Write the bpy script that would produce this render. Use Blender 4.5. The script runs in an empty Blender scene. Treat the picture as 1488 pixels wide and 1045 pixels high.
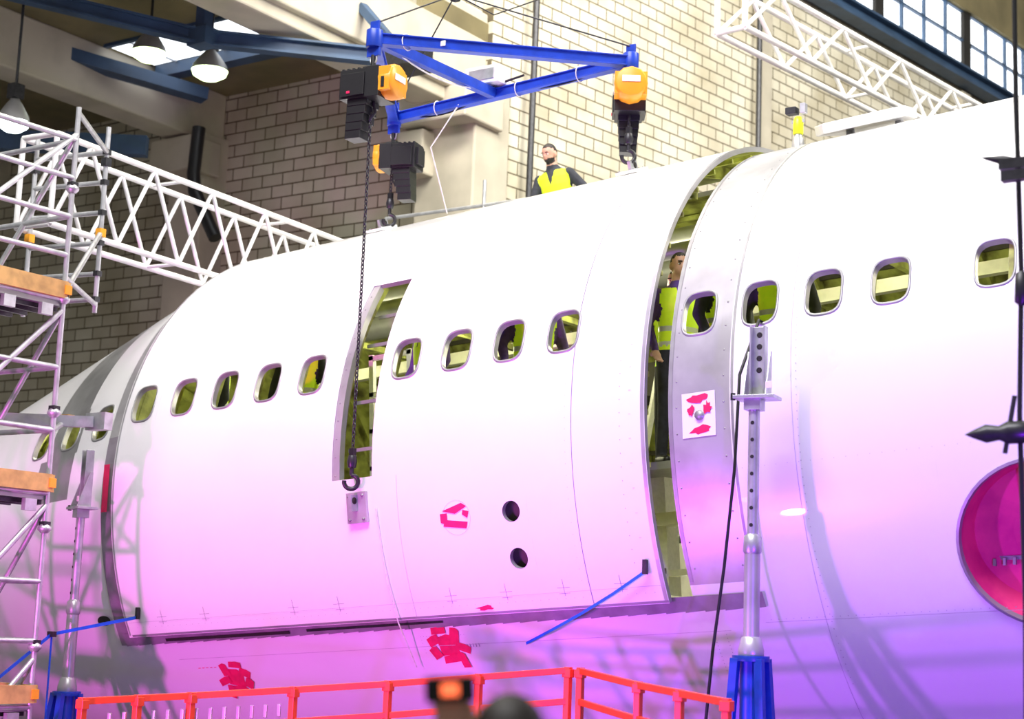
import bpy, bmesh, math, random
import numpy as np
from mathutils import Vector, Matrix, Euler
random.seed(7)
V=Vector
sc=bpy.context.scene
sc.view_settings.view_transform='Standard'
sc.view_settings.look='None'
sc.view_settings.exposure=0.0

# ---------------------------------------------------------------- materials
def mat(name,col,rough=.5,metal=0.,var=.0,vscale=3.,col2=None,bump=0.,emit=None,es=0.,coat=0.,alpha=1.,trans=0.):
    m=bpy.data.materials.new(name); m.use_nodes=True
    nt=m.node_tree; b=nt.nodes['Principled BSDF']
    b.inputs['Base Color'].default_value=(*col,1); b.inputs['Roughness'].default_value=rough
    b.inputs['Metallic'].default_value=metal
    b.inputs['Coat Weight'].default_value=coat
    if trans: b.inputs['Transmission Weight'].default_value=trans
    if emit: 
        b.inputs['Emission Color'].default_value=(*emit,1); b.inputs['Emission Strength'].default_value=es
    if var>0 or bump>0:
        tc=nt.nodes.new('ShaderNodeTexCoord'); n=nt.nodes.new('ShaderNodeTexNoise')
        n.inputs['Scale'].default_value=vscale; n.inputs['Detail'].default_value=6
        nt.links.new(tc.outputs['Object'],n.inputs['Vector'])
        if var>0:
            mx=nt.nodes.new('ShaderNodeMix'); mx.data_type='RGBA'
            c2=col2 if col2 else tuple(max(0,c*(1-var)) for c in col)
            mx.inputs[6].default_value=(*col,1); mx.inputs[7].default_value=(*c2,1)
            r=nt.nodes.new('ShaderNodeValToRGB'); r.color_ramp.elements[0].position=.4; r.color_ramp.elements[1].position=.68
            nt.links.new(n.outputs['Fac'],r.inputs['Fac']); nt.links.new(r.outputs['Color'],mx.inputs[0])
            nt.links.new(mx.outputs[2],b.inputs['Base Color'])
        if bump>0:
            bp=nt.nodes.new('ShaderNodeBump'); bp.inputs['Strength'].default_value=bump; bp.inputs['Distance'].default_value=.02
            nt.links.new(n.outputs['Fac'],bp.inputs['Height']); nt.links.new(bp.outputs['Normal'],b.inputs['Normal'])
    return m
def brick_mat(name,c1,c2,mortar,axis='XZ',bw=.46,bh=.21):
    m=bpy.data.materials.new(name); m.use_nodes=True; nt=m.node_tree; b=nt.nodes['Principled BSDF']
    b.inputs['Roughness'].default_value=.85
    tc=nt.nodes.new('ShaderNodeTexCoord'); sp=nt.nodes.new('ShaderNodeSeparateXYZ'); cb=nt.nodes.new('ShaderNodeCombineXYZ')
    nt.links.new(tc.outputs['Object'],sp.inputs[0])
    nt.links.new(sp.outputs[axis[0]],cb.inputs[0]); nt.links.new(sp.outputs[axis[1]],cb.inputs[1])
    br=nt.nodes.new('ShaderNodeTexBrick'); br.inputs['Scale'].default_value=1
    br.inputs['Brick Width'].default_value=bw; br.inputs['Row Height'].default_value=bh
    br.inputs['Mortar Size'].default_value=.013; br.inputs['Mortar Smooth'].default_value=.2
    br.inputs['Color1'].default_value=(*c1,1); br.inputs['Color2'].default_value=(*c2,1); br.inputs['Mortar'].default_value=(*mortar,1)
    nt.links.new(cb.outputs[0],br.inputs['Vector'])
    n=nt.nodes.new('ShaderNodeTexNoise'); n.inputs['Scale'].default_value=.8; n.inputs['Detail'].default_value=8
    nt.links.new(tc.outputs['Object'],n.inputs['Vector'])
    r=nt.nodes.new('ShaderNodeValToRGB'); r.color_ramp.elements[0].position=.3; r.color_ramp.elements[0].color=(.70,.66,.58,1); r.color_ramp.elements[1].position=.6
    nt.links.new(n.outputs['Fac'],r.inputs['Fac'])
    mx=nt.nodes.new('ShaderNodeMix'); mx.data_type='RGBA'; mx.blend_type='MULTIPLY'; mx.inputs[0].default_value=1
    nt.links.new(br.outputs['Color'],mx.inputs[6]); nt.links.new(r.outputs['Color'],mx.inputs[7]); nt.links.new(mx.outputs[2],b.inputs['Base Color'])
    bp=nt.nodes.new('ShaderNodeBump'); bp.inputs['Strength'].default_value=.5; bp.inputs['Distance'].default_value=.03; bp.invert=True
    nt.links.new(br.outputs['Fac'],bp.inputs['Height']); nt.links.new(bp.outputs['Normal'],b.inputs['Normal'])
    return m
M={}
M['white']=mat('white_aircraft_paint',(.92,.91,.92),.25,var=.04,vscale=.9,coat=.4)
M['white2']=mat('white_body_paint',(.90,.89,.91),.27,var=.05,vscale=.7,coat=.35)
M['alu']=mat('bare_aluminium',(.58,.57,.59),.36,.5,var=.28,vscale=2.2)
M['alud']=mat('dull_aluminium',(.40,.40,.40),.45,.5,var=.3,vscale=3)
M['strapm']=mat('edge_strap_metal',(.36,.31,.38),.42,.3,var=.3,vscale=5)
M['primer']=mat('interior_primer',(.52,.56,.14),.6,var=.5,vscale=5,col2=(.12,.11,.03))
M['primerd']=mat('interior_dark',(.08,.07,.05),.7,var=.4,vscale=4)
M['ivory']=mat('ivory_structure',(.80,.78,.62),.6,var=.2,vscale=6)
M['galv']=mat('galvanised_steel',(.60,.61,.63),.38,.65,var=.25,vscale=9)
M['lattice']=mat('white_lattice_paint',(.86,.85,.84),.45,.1,var=.15,vscale=6)
M['blue']=mat('blue_beam_paint',(.012,.06,.52),.35,var=.25,vscale=8)
M['bluegrey']=mat('blue_grey_steel',(.045,.09,.17),.5,var=.35,vscale=2)
M['black']=mat('black_plastic',(.012,.012,.014),.4,var=.2,vscale=10)
M['steeld']=mat('dark_steel',(.06,.06,.065),.4,.7,var=.3,vscale=20)
M['yellow']=mat('hoist_yellow',(.95,.40,.02),.35,var=.12,vscale=6)
M['label']=mat('label_white',(.85,.84,.78),.5,var=.1,vscale=30)
M['wood']=mat('toe_board_wood',(.68,.42,.14),.7,var=.35,vscale=7)
M['red']=mat('red_tape',(.85,.01,.12),.5,var=.2,vscale=12)
M['orange']=mat('red_orange_railing',(.95,.07,.02),.4,var=.15,vscale=9)
M['conc']=mat('concrete',(.54,.49,.39),.85,var=.25,vscale=1.2,bump=.3)
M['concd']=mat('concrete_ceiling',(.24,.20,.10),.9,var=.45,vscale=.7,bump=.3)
M['floor']=mat('floor_concrete',(.10,.095,.10),.6,var=.3,vscale=.6,bump=.1)
M['blockR']=brick_mat('block_wall_cream',(.70,.66,.54),(.61,.57,.45),(.14,.115,.07),'YZ')
M['blockL']=brick_mat('block_wall_beige',(.62,.58,.46),(.51,.47,.36),(.12,.095,.055),'XZ')
M['dark']=mat('painted_recess_dark',(.02,.018,.015),.8,var=.3,vscale=3)  # near-black colour painting in the shade of recesses and holes; also window piers
M['glassbright']=mat('daylight_glazing',(.8,.85,.9),.3,var=.1,vscale=2,emit=(.92,.96,1.),es=2.2)
M['lampglow']=mat('lamp_glow',(1,1,1),.4,emit=(.80,1.,.50),es=5.,var=.02)
M['lampglow2']=mat('lamp_glow_cool',(1,1,1),.4,emit=(.85,1.,1.),es=5.,var=.02)
M['strap']=mat('blue_strap',(.01,.12,.80),.6,var=.2,vscale=12)
M['rope']=mat('white_rope',(.85,.83,.78),.8,var=.2,vscale=30)
M['pink']=mat('pink_primer',(.90,.06,.24),.5,var=.35,vscale=3,col2=(.6,.0,.18))
M['line']=mat('seam_line',(.60,.57,.62),.7,var=.2,vscale=9)
M['mark']=mat('pencil_mark',(.25,.22,.32),.7,var=.2,vscale=9)
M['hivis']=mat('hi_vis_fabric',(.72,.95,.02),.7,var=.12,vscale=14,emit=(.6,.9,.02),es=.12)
M['refl']=mat('reflective_tape',(.75,.78,.66),.35,.2,var=.1,vscale=10)
M['jacket']=mat('dark_jacket',(.03,.032,.045),.8,var=.3,vscale=20)
M['jacketp']=mat('purple_jacket',(.12,.06,.26),.8,var=.3,vscale=20)
M['trouser']=mat('work_trousers',(.04,.04,.06),.8,var=.3,vscale=20)
M['skin']=mat('skin',(.62,.34,.24),.5,var=.12,vscale=25)
M['hair']=mat('dark_hair',(.018,.012,.010),.6,var=.3,vscale=60)
M['eye']=mat('eye_white',(.8,.78,.75),.3,var=.02)
M['lip']=mat('lips',(.42,.16,.13),.5,var=.1)
M['shirt']=mat('light_grey_sleeve',(.70,.70,.72),.8,var=.2,vscale=12)
M['beacon']=mat('beacon_yellow',(.75,.8,.02),.3,emit=(.8,.9,.05),es=.4,var=.02)
M['screen']=mat('phone_screen',(.1,.1,.1),.2,emit=(1,.15,.05),es=2.0,var=.02)

# ---------------------------------------------------------------- mesh builder
class MB:
    def __init__(s,mats): s.v=[];s.f=[];s.m=[];s.mats=mats;s.sm=[]
    def add(s,vs,fs,m=0,smooth=False):
        o=len(s.v); s.v+= [tuple(x) for x in vs]
        for f in fs: s.f.append([i+o for i in f]); s.m.append(s.mats.index(m) if isinstance(m,str) else m); s.sm.append(smooth)
    def box(s,c,size,m=0,rot=None):
        c=V(c); h=V(size)/2; R=rot if rot is not None else Matrix.Identity(3)
        vs=[c+R@V((x*h.x,y*h.y,z*h.z)) for x in(-1,1) for y in(-1,1) for z in(-1,1)]
        s.add(vs,[(0,1,3,2),(4,6,7,5),(0,4,5,1),(2,3,7,6),(0,2,6,4),(1,5,7,3)],m)
    def frame(s,p0,p1):
        d=(V(p1)-V(p0)).normalized(); u=V((0,0,1)) if abs(d.z)<.95 else V((0,1,0))
        a=d.cross(u).normalized(); b=a.cross(d).normalized(); return d,a,b
    def tube(s,p0,p1,r0,r1=None,m=0,n=10,cap=True):
        r1=r0 if r1 is None else r1; p0=V(p0);p1=V(p1); d,a,b=s.frame(p0,p1); vs=[]
        for p,r in((p0,r0),(p1,r1)):
            for i in range(n):
                t=2*math.pi*i/n; vs.append(p+a*r*math.cos(t)+b*r*math.sin(t))
        fs=[(i,(i+1)%n,n+(i+1)%n,n+i) for i in range(n)]
        s.add(vs,fs,m,True)
        if cap: s.add(vs,[tuple(range(n))[::-1],tuple(range(n,2*n))],m)
    def beam(s,p0,p1,w,h,m=0):
        p0=V(p0);p1=V(p1); d,a,b=s.frame(p0,p1); L=(p1-p0).length
        R=Matrix((d,a,b)).transposed(); s.box((p0+p1)/2,(L,w,h),m,R)
    def path(s,pts,r,m=0,n=8):
        pts=[V(p) for p in pts]; vs=[];N=len(pts)
        a=None
        for i,p in enumerate(pts):
            d=(pts[min(i+1,N-1)]-pts[max(i-1,0)]).normalized()
            if a is None:
                u=V((0,0,1)) if abs(d.z)<.9 else V((0,1,0)); a=d.cross(u).normalized()
            else: a=(a-d*a.dot(d)).normalized()
            b=d.cross(a)
            for k in range(n):
                t=2*math.pi*k/n; vs.append(p+a*r*math.cos(t)+b*r*math.sin(t))
        fs=[(i*n+k,i*n+(k+1)%n,(i+1)*n+(k+1)%n,(i+1)*n+k) for i in range(N-1) for k in range(n)]
        s.add(vs,fs,m,True); s.add(vs,[tuple(range(n))[::-1],tuple(range((N-1)*n,N*n))],m)
    def ell(s,c,rad,m=0,rot=None,nu=16,nv=10):
        c=V(c);R=rot if rot is not None else Matrix.Identity(3); vs=[];fs=[]
        vs.append(c+R@V((0,0,rad[2])))
        for j in range(1,nv):
            ph=math.pi*j/nv
            for i in range(nu):
                t=2*math.pi*i/nu; vs.append(c+R@V((rad[0]*math.sin(ph)*math.cos(t),rad[1]*math.sin(ph)*math.sin(t),rad[2]*math.cos(ph))))
        vs.append(c+R@V((0,0,-rad[2]))); L=len(vs)-1
        for i in range(nu): fs.append((0,1+i,1+(i+1)%nu))
        for j in range(nv-2):
            for i in range(nu):
                a=1+j*nu+i;b=1+j*nu+(i+1)%nu; fs.append((a,a+nu,b+nu,b))
        for i in range(nu): fs.append((L,1+(nv-2)*nu+(i+1)%nu,1+(nv-2)*nu+i))
        s.add(vs,fs,m,True)
    def lathe(s,c,prof,m=0,n=20,axis=None):
        R=Matrix.Identity(3) if axis is None else V((0,0,1)).rotation_difference(V(axis)).to_matrix()
        vs=[];c=V(c)
        for r,z in prof:
            for i in range(n):
                t=2*math.pi*i/n; vs.append(c+R@V((r*math.cos(t),r*math.sin(t),z)))
        fs=[(j*n+i,j*n+(i+1)%n,(j+1)*n+(i+1)%n,(j+1)*n+i) for j in range(len(prof)-1) for i in range(n)]
        s.add(vs,fs,m,True)
    def chain(s,p0,p1,m=0,pitch=.036,w=.013,r=.0065):
        p0=V(p0);p1=V(p1);d,a,b=s.frame(p0,p1);L=(p1-p0).length;N=max(1,int(L/pitch))
        for k in range(N):
            c=p0+d*(k+.5)*L/N; x=a if k%2 else b; y=d; l=pitch*.72
            pts=[c+x*w*math.cos(t)+y*(l*math.sin(t)) for t in [2*math.pi*i/8 for i in range(9)]]
            s.path(pts,r,m,5)
    def hook(s,p,m=0,k=1.):
        p=V(p) # eye on top, hook below
        s.lathe(p,[(.0,.05*k),(.03*k,.045*k),(.038*k,0),(.03*k,-.045*k),(.0,-.05*k)],m,12)
        s.tube(p-V((0,0,.04*k)),p-V((0,0,.10*k)),.016*k,m=m)
        ax=V((.82,.57,0))
        pts=[p+V((0,0,-.15*k))+ax*(.052*k*math.sin(t))+V((0,0,.052*k*math.cos(t))) for t in [math.radians(q) for q in range(0,286,20)]]
        s.path(pts,.017*k,m,8)
    def build(s,name,bevel=0.,parent=None,loc=None,rotz=0.):
        me=bpy.data.meshes.new(name); me.from_pydata(s.v,[],s.f)
        for k in s.mats: me.materials.append(M[k])
        me.polygons.foreach_set('material_index',s.m); me.polygons.foreach_set('use_smooth',s.sm); me.update()
        ob=bpy.data.objects.new(name,me); bpy.context.collection.objects.link(ob)
        if bevel>0:
            b=ob.modifiers.new('bevel','BEVEL'); b.width=bevel; b.segments=2; b.limit_method='ANGLE'; b.angle_limit=math.radians(50)
        if parent: ob.parent=parent
        if loc: ob.location=loc
        ob.rotation_euler=(0,0,rotz)
        return ob
def empty(name,loc=(0,0,0)):
    e=bpy.data.objects.new(name,None); bpy.context.collection.objects.link(e); e.location=loc; e.empty_display_size=.2; return e

# ---------------------------------------------------------------- camera (focal length 2400 px of 1488)
W3=Matrix(((.8255,.0604,.5612),(.5632,-.1539,-.8119),(.0373,.9862,-.1610)))
cd=bpy.data.cameras.new('camera'); cam=bpy.data.objects.new('camera',cd); bpy.context.collection.objects.link(cam)
cam.matrix_world=Matrix.Translation((0,0,2.3))@W3.to_4x4()
cd.sensor_width=36; cd.lens=2400/1488*36; cd.clip_start=.05; cd.clip_end=300
cd.dof.use_dof=True; cd.dof.focus_distance=13.5; cd.dof.aperture_fstop=2.0
sc.camera=cam

# ---------------------------------------------------------------- fuselage frame
C0=V((-6.244,13.865,3.782)); A0=V((.997,0,.0778)); N0=V((0,-1,0)); W0=V((-.0778,0,.997))
def F(s,p,r):
    p=math.radians(p); return C0+A0*s+N0*(r*math.cos(p))+W0*(r*math.sin(p))
RP=3.02; RM=2.93
def r_panel(s,p): return RP
def r_main(s,p):
    if s>-5.7: return RM
    t=-5.7-s; T=.29*t*t/(t+.35) if t>0 else 0
    T=min(T,2.2)
    return RM-T*(.45+.62*max(0,math.sin(math.radians(p))))-.01*t
def shell(mb,s0,s1,p0,p1,rf,th,holes=(),rects=(),ds=.3,dp=3.,mf=None,sx=(),px=(),inner=1,wallm=2,normals=None):
    def lines(a,b,step,extra):
        n=max(1,round((b-a)/step)); L=[a+(b-a)*i/n for i in range(n+1)]+[e for e in extra if a<e<b]
        L=sorted(L); o=[L[0]]
        for x in L[1:]:
            if x-o[-1]>1e-5:o.append(x)
        return o
    hc=[]
    for h in holes:
        hw=h['w']/2+.07; hp=math.degrees((h['h']/2+.07)/rf(h['s'],h['p'])); hc.append((h['s']-hw,h['s']+hw,h['p']-hp,h['p']+hp))
    es=list(sx);ep=list(px)
    for a in list(hc)+list(rects): es+=[a[0],a[1]]; ep+=[a[2],a[3]]
    S=lines(s0,s1,ds,es); P=lines(p0,p1,dp,ep)
    full360=abs(p1-p0-360)<1e-6
    def inside(s,p,L): return any(a[0]<s<a[1] and a[2]<p<a[3] for a in L)
    nor=normals
    def nv(s,p,sg=1):
        e=.01; d1=F(s+e,p,rf(s+e,p))-F(s-e,p,rf(s-e,p)); d2=F(s,p+e*10,rf(s,p+e*10))-F(s,p-e*10,rf(s,p-e*10))
        n=d1.cross(d2).normalized()
        if n.dot(F(s,p,1)-F(s,p,0))<0:n=-n
        return n*sg
    def add(vs,fs,m,ns): 
        mb.add(vs,fs,m,True); nor.extend(ns)
    nS,nP=len(S),len(P)
    grid=[(s,p) for s in S for p in P]
    solid={}
    for i in range(nS-1):
        for j in range(nP-1):
            s,p=(S[i]+S[i+1])/2,(P[j]+P[j+1])/2
            solid[i,j]= 2 if inside(s,p,hc) else (0 if inside(s,p,rects) else 1)
    for lay,sg in ((0,1),(1,-1)):
        vs=[F(s,p,rf(s,p)-lay*th) for s,p in grid]; ns=[nv(s,p,sg) for s,p in grid]
        base=len(mb.v); mb.v+=[tuple(v) for v in vs]; nor.extend(ns)
        for (i,j),k in solid.items():
            if k!=1: continue
            a,b,c,d=i*nP+j,(i+1)*nP+j,(i+1)*nP+j+1,i*nP+j+1
            f=(a,b,c,d) if sg>0 else (d,c,b,a)
            m=mf((S[i]+S[i+1])/2,(P[j]+P[j+1])/2) if lay==0 else inner
            mb.f.append([x+base for x in f]); mb.m.append(m); mb.sm.append(True)
    def wall(a,b):
        vs=[F(*a,rf(*a)),F(*b,rf(*b)),F(*b,rf(*b)-th),F(*a,rf(*a)-th)]
        mb.add(vs,[(0,1,2,3)],wallm,False); nor.extend([V((0,0,0))]*4)
    for i in range(nS-1):
        for j in range(nP-1):
            if not solid[i,j]: continue
            if not solid.get((i-1,j),0): wall((S[i],P[j]),(S[i],P[j+1]))
            if not solid.get((i+1,j),0): wall((S[i+1],P[j+1]),(S[i+1],P[j]))
            if not(full360 and j==0) and not solid.get((i,j-1),0): wall((S[i],P[j]),(S[i+1],P[j]))
            if not(full360 and j==nP-2) and not solid.get((i,j+1),0): wall((S[i+1],P[j+1]),(S[i],P[j+1]))
    for h,c in zip(holes,hc):
        ns_,ex=40,h.get('n',3.4); R=rf(h['s'],h['p'])
        hw=(c[1]-c[0])/2; hp=(c[3]-c[2])/2; hh=math.radians(hp)*R
        cand=sorted([2*math.pi*i/ns_ for i in range(ns_)]); cor_=[math.atan2(y*hh,x*hw)%(2*math.pi) for x in(-1,1) for y in(-1,1)]
        ang=sorted([t for t in cand if all(abs(t-q)>.04 for q in cor_)]+cor_)
        outer=[];loop=[]
        for t in ang:
            ct,st=math.cos(t),math.sin(t)
            k=1/max(abs(ct)/hw,abs(st)/hh); outer.append((h['s']+k*ct,h['p']+math.degrees(k*st/R)))
            a,b=h['w']/2,h['h']/2; k2=(abs(ct/a)**ex+abs(st/b)**ex)**(-1/ex); loop.append((h['s']+k2*ct,h['p']+math.degrees(k2*st/R)))
        n=len(ang)
        for lay,sg in((0,1),(1,-1)):
            pts=outer+loop; vs=[F(s,p,rf(s,p)-lay*th) for s,p in pts]
            fs=[(i,(i+1)%n,n+(i+1)%n,n+i) for i in range(n)]
            if sg<0: fs=[f[::-1] for f in fs]
            add(vs,fs,mf(h['s'],h['p']) if lay==0 else inner,[nv(s,p,sg) for s,p in pts])
        vs=[F(s,p,rf(s,p)+.001) for s,p in loop]+[F(s,p,rf(s,p)-th) for s,p in loop]
        mb.add(vs,[(i,(i+1)%n,n+(i+1)%n,n+i) for i in range(n)],wallm,True); nor.extend([V((0,0,0))]*len(vs))
        if h.get('rim',1):   # slim metal retainer ring
            rr=[]
            for sc_,dr in((1.0,.002),(1.0,.008),(1.09,.008),(1.12,.001)):
                rr.append([F(h['s']+(s-h['s'])*sc_,h['p']+(p-h['p'])*sc_,rf(s,p)+dr) for s,p in loop])
            vs=[v for r_ in rr for v in r_]
            mb.add(vs,[(k*n+i,k*n+(i+1)%n,(k+1)*n+(i+1)%n,(k+1)*n+i) for k in range(3) for i in range(n)],3,True); nor.extend([V((0,0,0))]*len(vs))
def finish(mb,name,nor,parent):
    ob=mb.build(name,parent=parent)
    ob.data.normals_split_custom_set_from_vertices([tuple(n) for n in nor])
    return ob
def arcbox(mb,s,p0,p1,r0,r1,w,m,step=4):
    n=max(2,int(abs(p1-p0)/step)); vs=[]
    for i in range(n+1):
        p=p0+(p1-p0)*i/n
        vs+=[F(s-w/2,p,r0),F(s+w/2,p,r0),F(s+w/2,p,r1),F(s-w/2,p,r1)]
    fs=[]
    for i in range(n):
        a=i*4;b=a+4
        for k in range(4): fs.append((a+k,a+(k+1)%4,b+(k+1)%4,b+k))
    fs+=[(0,1,2,3),(n*4+3,n*4+2,n*4+1,n*4)]
    mb.add(vs,fs,m)
def patch(mb,pts,r,m,th=.004):
    n=len(pts); vs=[F(s,p,r+th) for s,p in pts]
    mb.add(vs,[tuple(range(n))],m)
def strip(mb,a,b,w,r,m,n=1):
    ds=b[0]-a[0]; dpm=math.radians(b[1]-a[1])*r; L=math.hypot(ds,dpm); nx,ny=-dpm/L*w/2,ds/L*w/2
    vs=[]
    for i in range(n+1):
        t=i/n; s=a[0]+ds*t; p=a[1]+(b[1]-a[1])*t
        vs+=[F(s+nx,p+math.degrees(ny/r),r+.003),F(s-nx,p-math.degrees(ny/r),r+.003)]
    mb.add(vs,[(2*i,2*i+1,2*i+3,2*i+2) for i in range(n)],m)
def dots(mb,a,b,step,r,m='line',size=.007):
    ds=b[0]-a[0]; dpm=math.radians(b[1]-a[1])*r; L=math.hypot(ds,dpm); n=int(L/step)
    for i in range(n+1):
        s=a[0]+ds*i/n; p=a[1]+(b[1]-a[1])*i/n; dp=math.degrees(size/2/r)
        mb.add([F(s-size/2,p-dp,r+.0025),F(s+size/2,p-dp,r+.0025),F(s+size/2,p+dp,r+.0025),F(s-size/2,p+dp,r+.0025)],[(0,1,2,3)],m)

# main fuselage
fus=empty('aircraft_fuselage',tuple(C0)); 
def childfix(ob,par):
    ob.parent=par; ob.matrix_parent_inverse=Matrix.Translation(-par.location)
MS=['white2','primer','alu','alud','pink']
win=lambda s,p:dict(s=s,p=p,w=.275,h=.36)
nor=[]; mb=MB(MS)
wr=[.39,.905,1.42,1.94,2.70,3.23,3.76,4.3]
holesR=[win(s,18.9) for s in wr]+[dict(s=2.86,p=-20.5,w=1.16,h=1.16,n=2,rim=0)]
shell(mb,.16,9,-90,270,r_main,.05,holesR,mf=lambda s,p:(2 if s<.68 and -22.5<p<100 else 0),sx=(.68,),px=(-22.5,100),normals=nor)
shell(mb,-5.85,.16,93,334,r_main,.05,mf=lambda s,p:0,normals=nor)
holesL=[win(s,18.2) for s in (-6.34,-6.9,-7.45)]
shell(mb,-15,-5.85,-90,270,r_main,.05,holesL,mf=lambda s,p:(3 if -7.35<s<-6.72 and 3<p<100 else 0),sx=(-7.35,-6.72),px=(3,),normals=nor)
childfix(finish(mb,'hull_skin',nor,None),fus)
# wing-root cavity
mb=MB(['pink','dark','alud','strapm','alu'])
cs,cp=2.86,-20.5
def ringpts(k,r): return [F(cs+.58*k*math.cos(t),cp+math.degrees(.58*k*math.sin(t)/RM),r) for t in [2*math.pi*i/48 for i in range(48)]]
prof=[(1.035,RM+.004),(1.035,RM+.012),(1.0,RM+.014),(.99,RM-.03),(.95,RM-.26),(.5,RM-.30),(.02,RM-.30)]
vs=[];[vs.extend(ringpts(k,r)) for k,r in prof]
for k in range(len(prof)-1):
    mb.add(vs,[(k*48+i,k*48+(i+1)%48,(k+1)*48+(i+1)%48,(k+1)*48+i) for i in range(48)],['strapm','strapm','strapm','pink','pink','pink'][k],True)
strip(mb,(cs-.5,cp-3),(cs+.5,cp-4),.03,RM-.28,'alud',6)
for i in range(14): mb.box(F(cs-.45+i*.07,cp-3.6,RM-.26),(.02,.03,.05),'alud')
childfix(mb.build('wing_root_cavity'),fus)
# doublers, stiffening strips round the cut-out, decals
mb=MB(['alu','alud','line','mark','red','white','dark','galv','steeld','strapm'])
for i in range(40):
    s=-6.0+6.75*i/40; s2=-6.0+6.75*(i+1)/40
    mb.add([F(s,-24.0,RM+.03),F(s2,-24.0,RM+.03),F(s2,-26.4,RM+.022),F(s,-26.6,RM+.022)],[(0,1,2,3)],'strapm',True)
mb.add([F(-5.45,-25.4,RM+.032),F(-3.9,-25.4,RM+.032),F(-3.9,-26.0,RM+.032),F(-5.45,-26.0,RM+.032)],[(0,1,2,3)],'dark')  # flat dark strip, the open slot's shade put into the colour
mb.add([F(-3.7,-25.3,RM+.032),F(-2.2,-25.3,RM+.032),F(-2.2,-25.7,RM+.032),F(-3.7,-25.8,RM+.032)],[(0,1,2,3)],'steeld')
for i in range(36):
    p=-26.6+ (70+26.6)*i/36; p2=-26.6+(70+26.6)*(i+1)/36
    f=lambda s,p:F(s,p,r_main(s,p)+.025)
    mb.add([f(-6.10,p),f(-5.86,p),f(-5.86,p2),f(-6.10,p2)],[(0,1,2,3)],'strapm' if p<12 else 'alu',True)
def jag(sc_,pc,w,h,seed,n=14):
    rnd=random.Random(seed); o=[]
    for i in range(n):
        t=2*math.pi*i/n; k=rnd.uniform(.45,1.05); o.append((sc_+w/2*k*math.cos(t),pc+math.degrees(h/2*k*math.sin(t)/3)))
    return o
def bits(cx,cy,L,r,m):  # torn tape: list of (ds,dphi,w,h,angle)
    for k,(a,b,w,h,an) in enumerate(L):
        ca,sa=math.cos(math.radians(an)),math.sin(math.radians(an))
        pts=[(x*w/2,y*h/2) for x,y in((-1,-.8),(.9,-1),(1,.7),(.3,1),(-.8,.9))]
        patch(mb,[(cx+a+x*ca-y*sa,cy+b+math.degrees((x*sa+y*ca)/r)) for x,y in pts],r,m,.004+.0012*k)
star=[(0,0,.20,.20,10),(-.13,1.0,.14,.09,25),(.10,1.8,.10,.14,-15),(.15,-.5,.16,.08,-20),(-.05,2.8,.16,.07,5),(.02,-2.4,.22,.08,8),(-.14,-1.2,.10,.12,30),(.12,-2.8,.08,.16,12)]
bits(-2.25,-30.0,star,RM,'red'); bits(-4.78,-34.4,[(-a,b,w,h,-q) for a,b,w,h,q in star],RM,'red')
for i in range(5): strip(mb,(-2.05+i*.03,-30.5),(-2.05+i*.03,-29.9),.006,RM,'mark'); strip(mb,(-5.2+i*.05,-32),(-5.17+i*.05,-32),.006,RM,'red')
for a,b in(((-2.5,-28.2),(-2.05,-28.2)),((-2.5,-31.2),(-2.5,-28.2))): dots(mb,a,b,.03,RM,'mark',.004)
patch(mb,[(.28,5.9),(.56,5.9),(.56,-.8),(.28,-.8)],RM+.003,'white')
patch(mb,jag(.42,5.0,.22,.10,12),RM+.004,'red'); patch(mb,jag(.36,3.2,.08,.10,14),RM+.004,'red',.006); patch(mb,jag(.50,3.4,.08,.12,15),RM+.004,'red',.006);patch(mb,jag(.43,.2,.24,.09,13),RM+.004,'red')
mb.lathe(F(.43,2.4,RM),[(.0,.025),(.035,.025),(.04,.0),(.055,0),(.055,-.01)],'alud',16,axis=F(.43,2.4,1)-F(.43,2.4,0))
patch(mb,[(-6.05,8),(-5.97,8),(-5.97,-1),(-6.05,-1)],RM,'red',.035)
patch(mb,[(-6.25+.09*math.cos(t),-21.5+1.0*math.sin(t)) for t in [i*math.pi/12 for i in range(24)]],RM-.03,'dark',.015)  # flat dark disc painted in for the shade inside a hole
strip(mb,(1.18,-60),(1.18,80),.004,RM,'line',40); strip(mb,(3.3,-60),(3.3,80),.004,RM,'line',40)
strip(mb,(.7,-29),(6,-29.5),.004,RM,'line',10); strip(mb,(.72,33),(6,33),.003,RM,'line',10)
dots(mb,(1.22,-40),(1.22,60),.06,RM); dots(mb,(.75,-28.6),(5,-28.9),.06,RM); dots(mb,(.75,-6),(5,-6),.09,RM,size=.005)
dots(mb,(.25,-30),(.25,-38),.03,RM,'mark',.005);dots(mb,(.35,-30),(.35,-38),.03,RM,'mark',.005)
strip(mb,(-5.4,-30),(.4,-30),.004,RM,'line',10); strip(mb,(.70,-24),(.70,80),.02,RM,'alud',40)
strip(mb,(.18,-22),(.18,80),.03,RM,'alud',40)
for i in range(26):
    p=-20+i*4
    for s in (.23,.63): mb.lathe(F(s,p,RM),[(.008,.0),(.006,.003),(0,.004)],'alud',6,axis=F(s,p,1)-F(s,p,0))
childfix(mb.build('doublers_and_markings'),fus)
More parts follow.
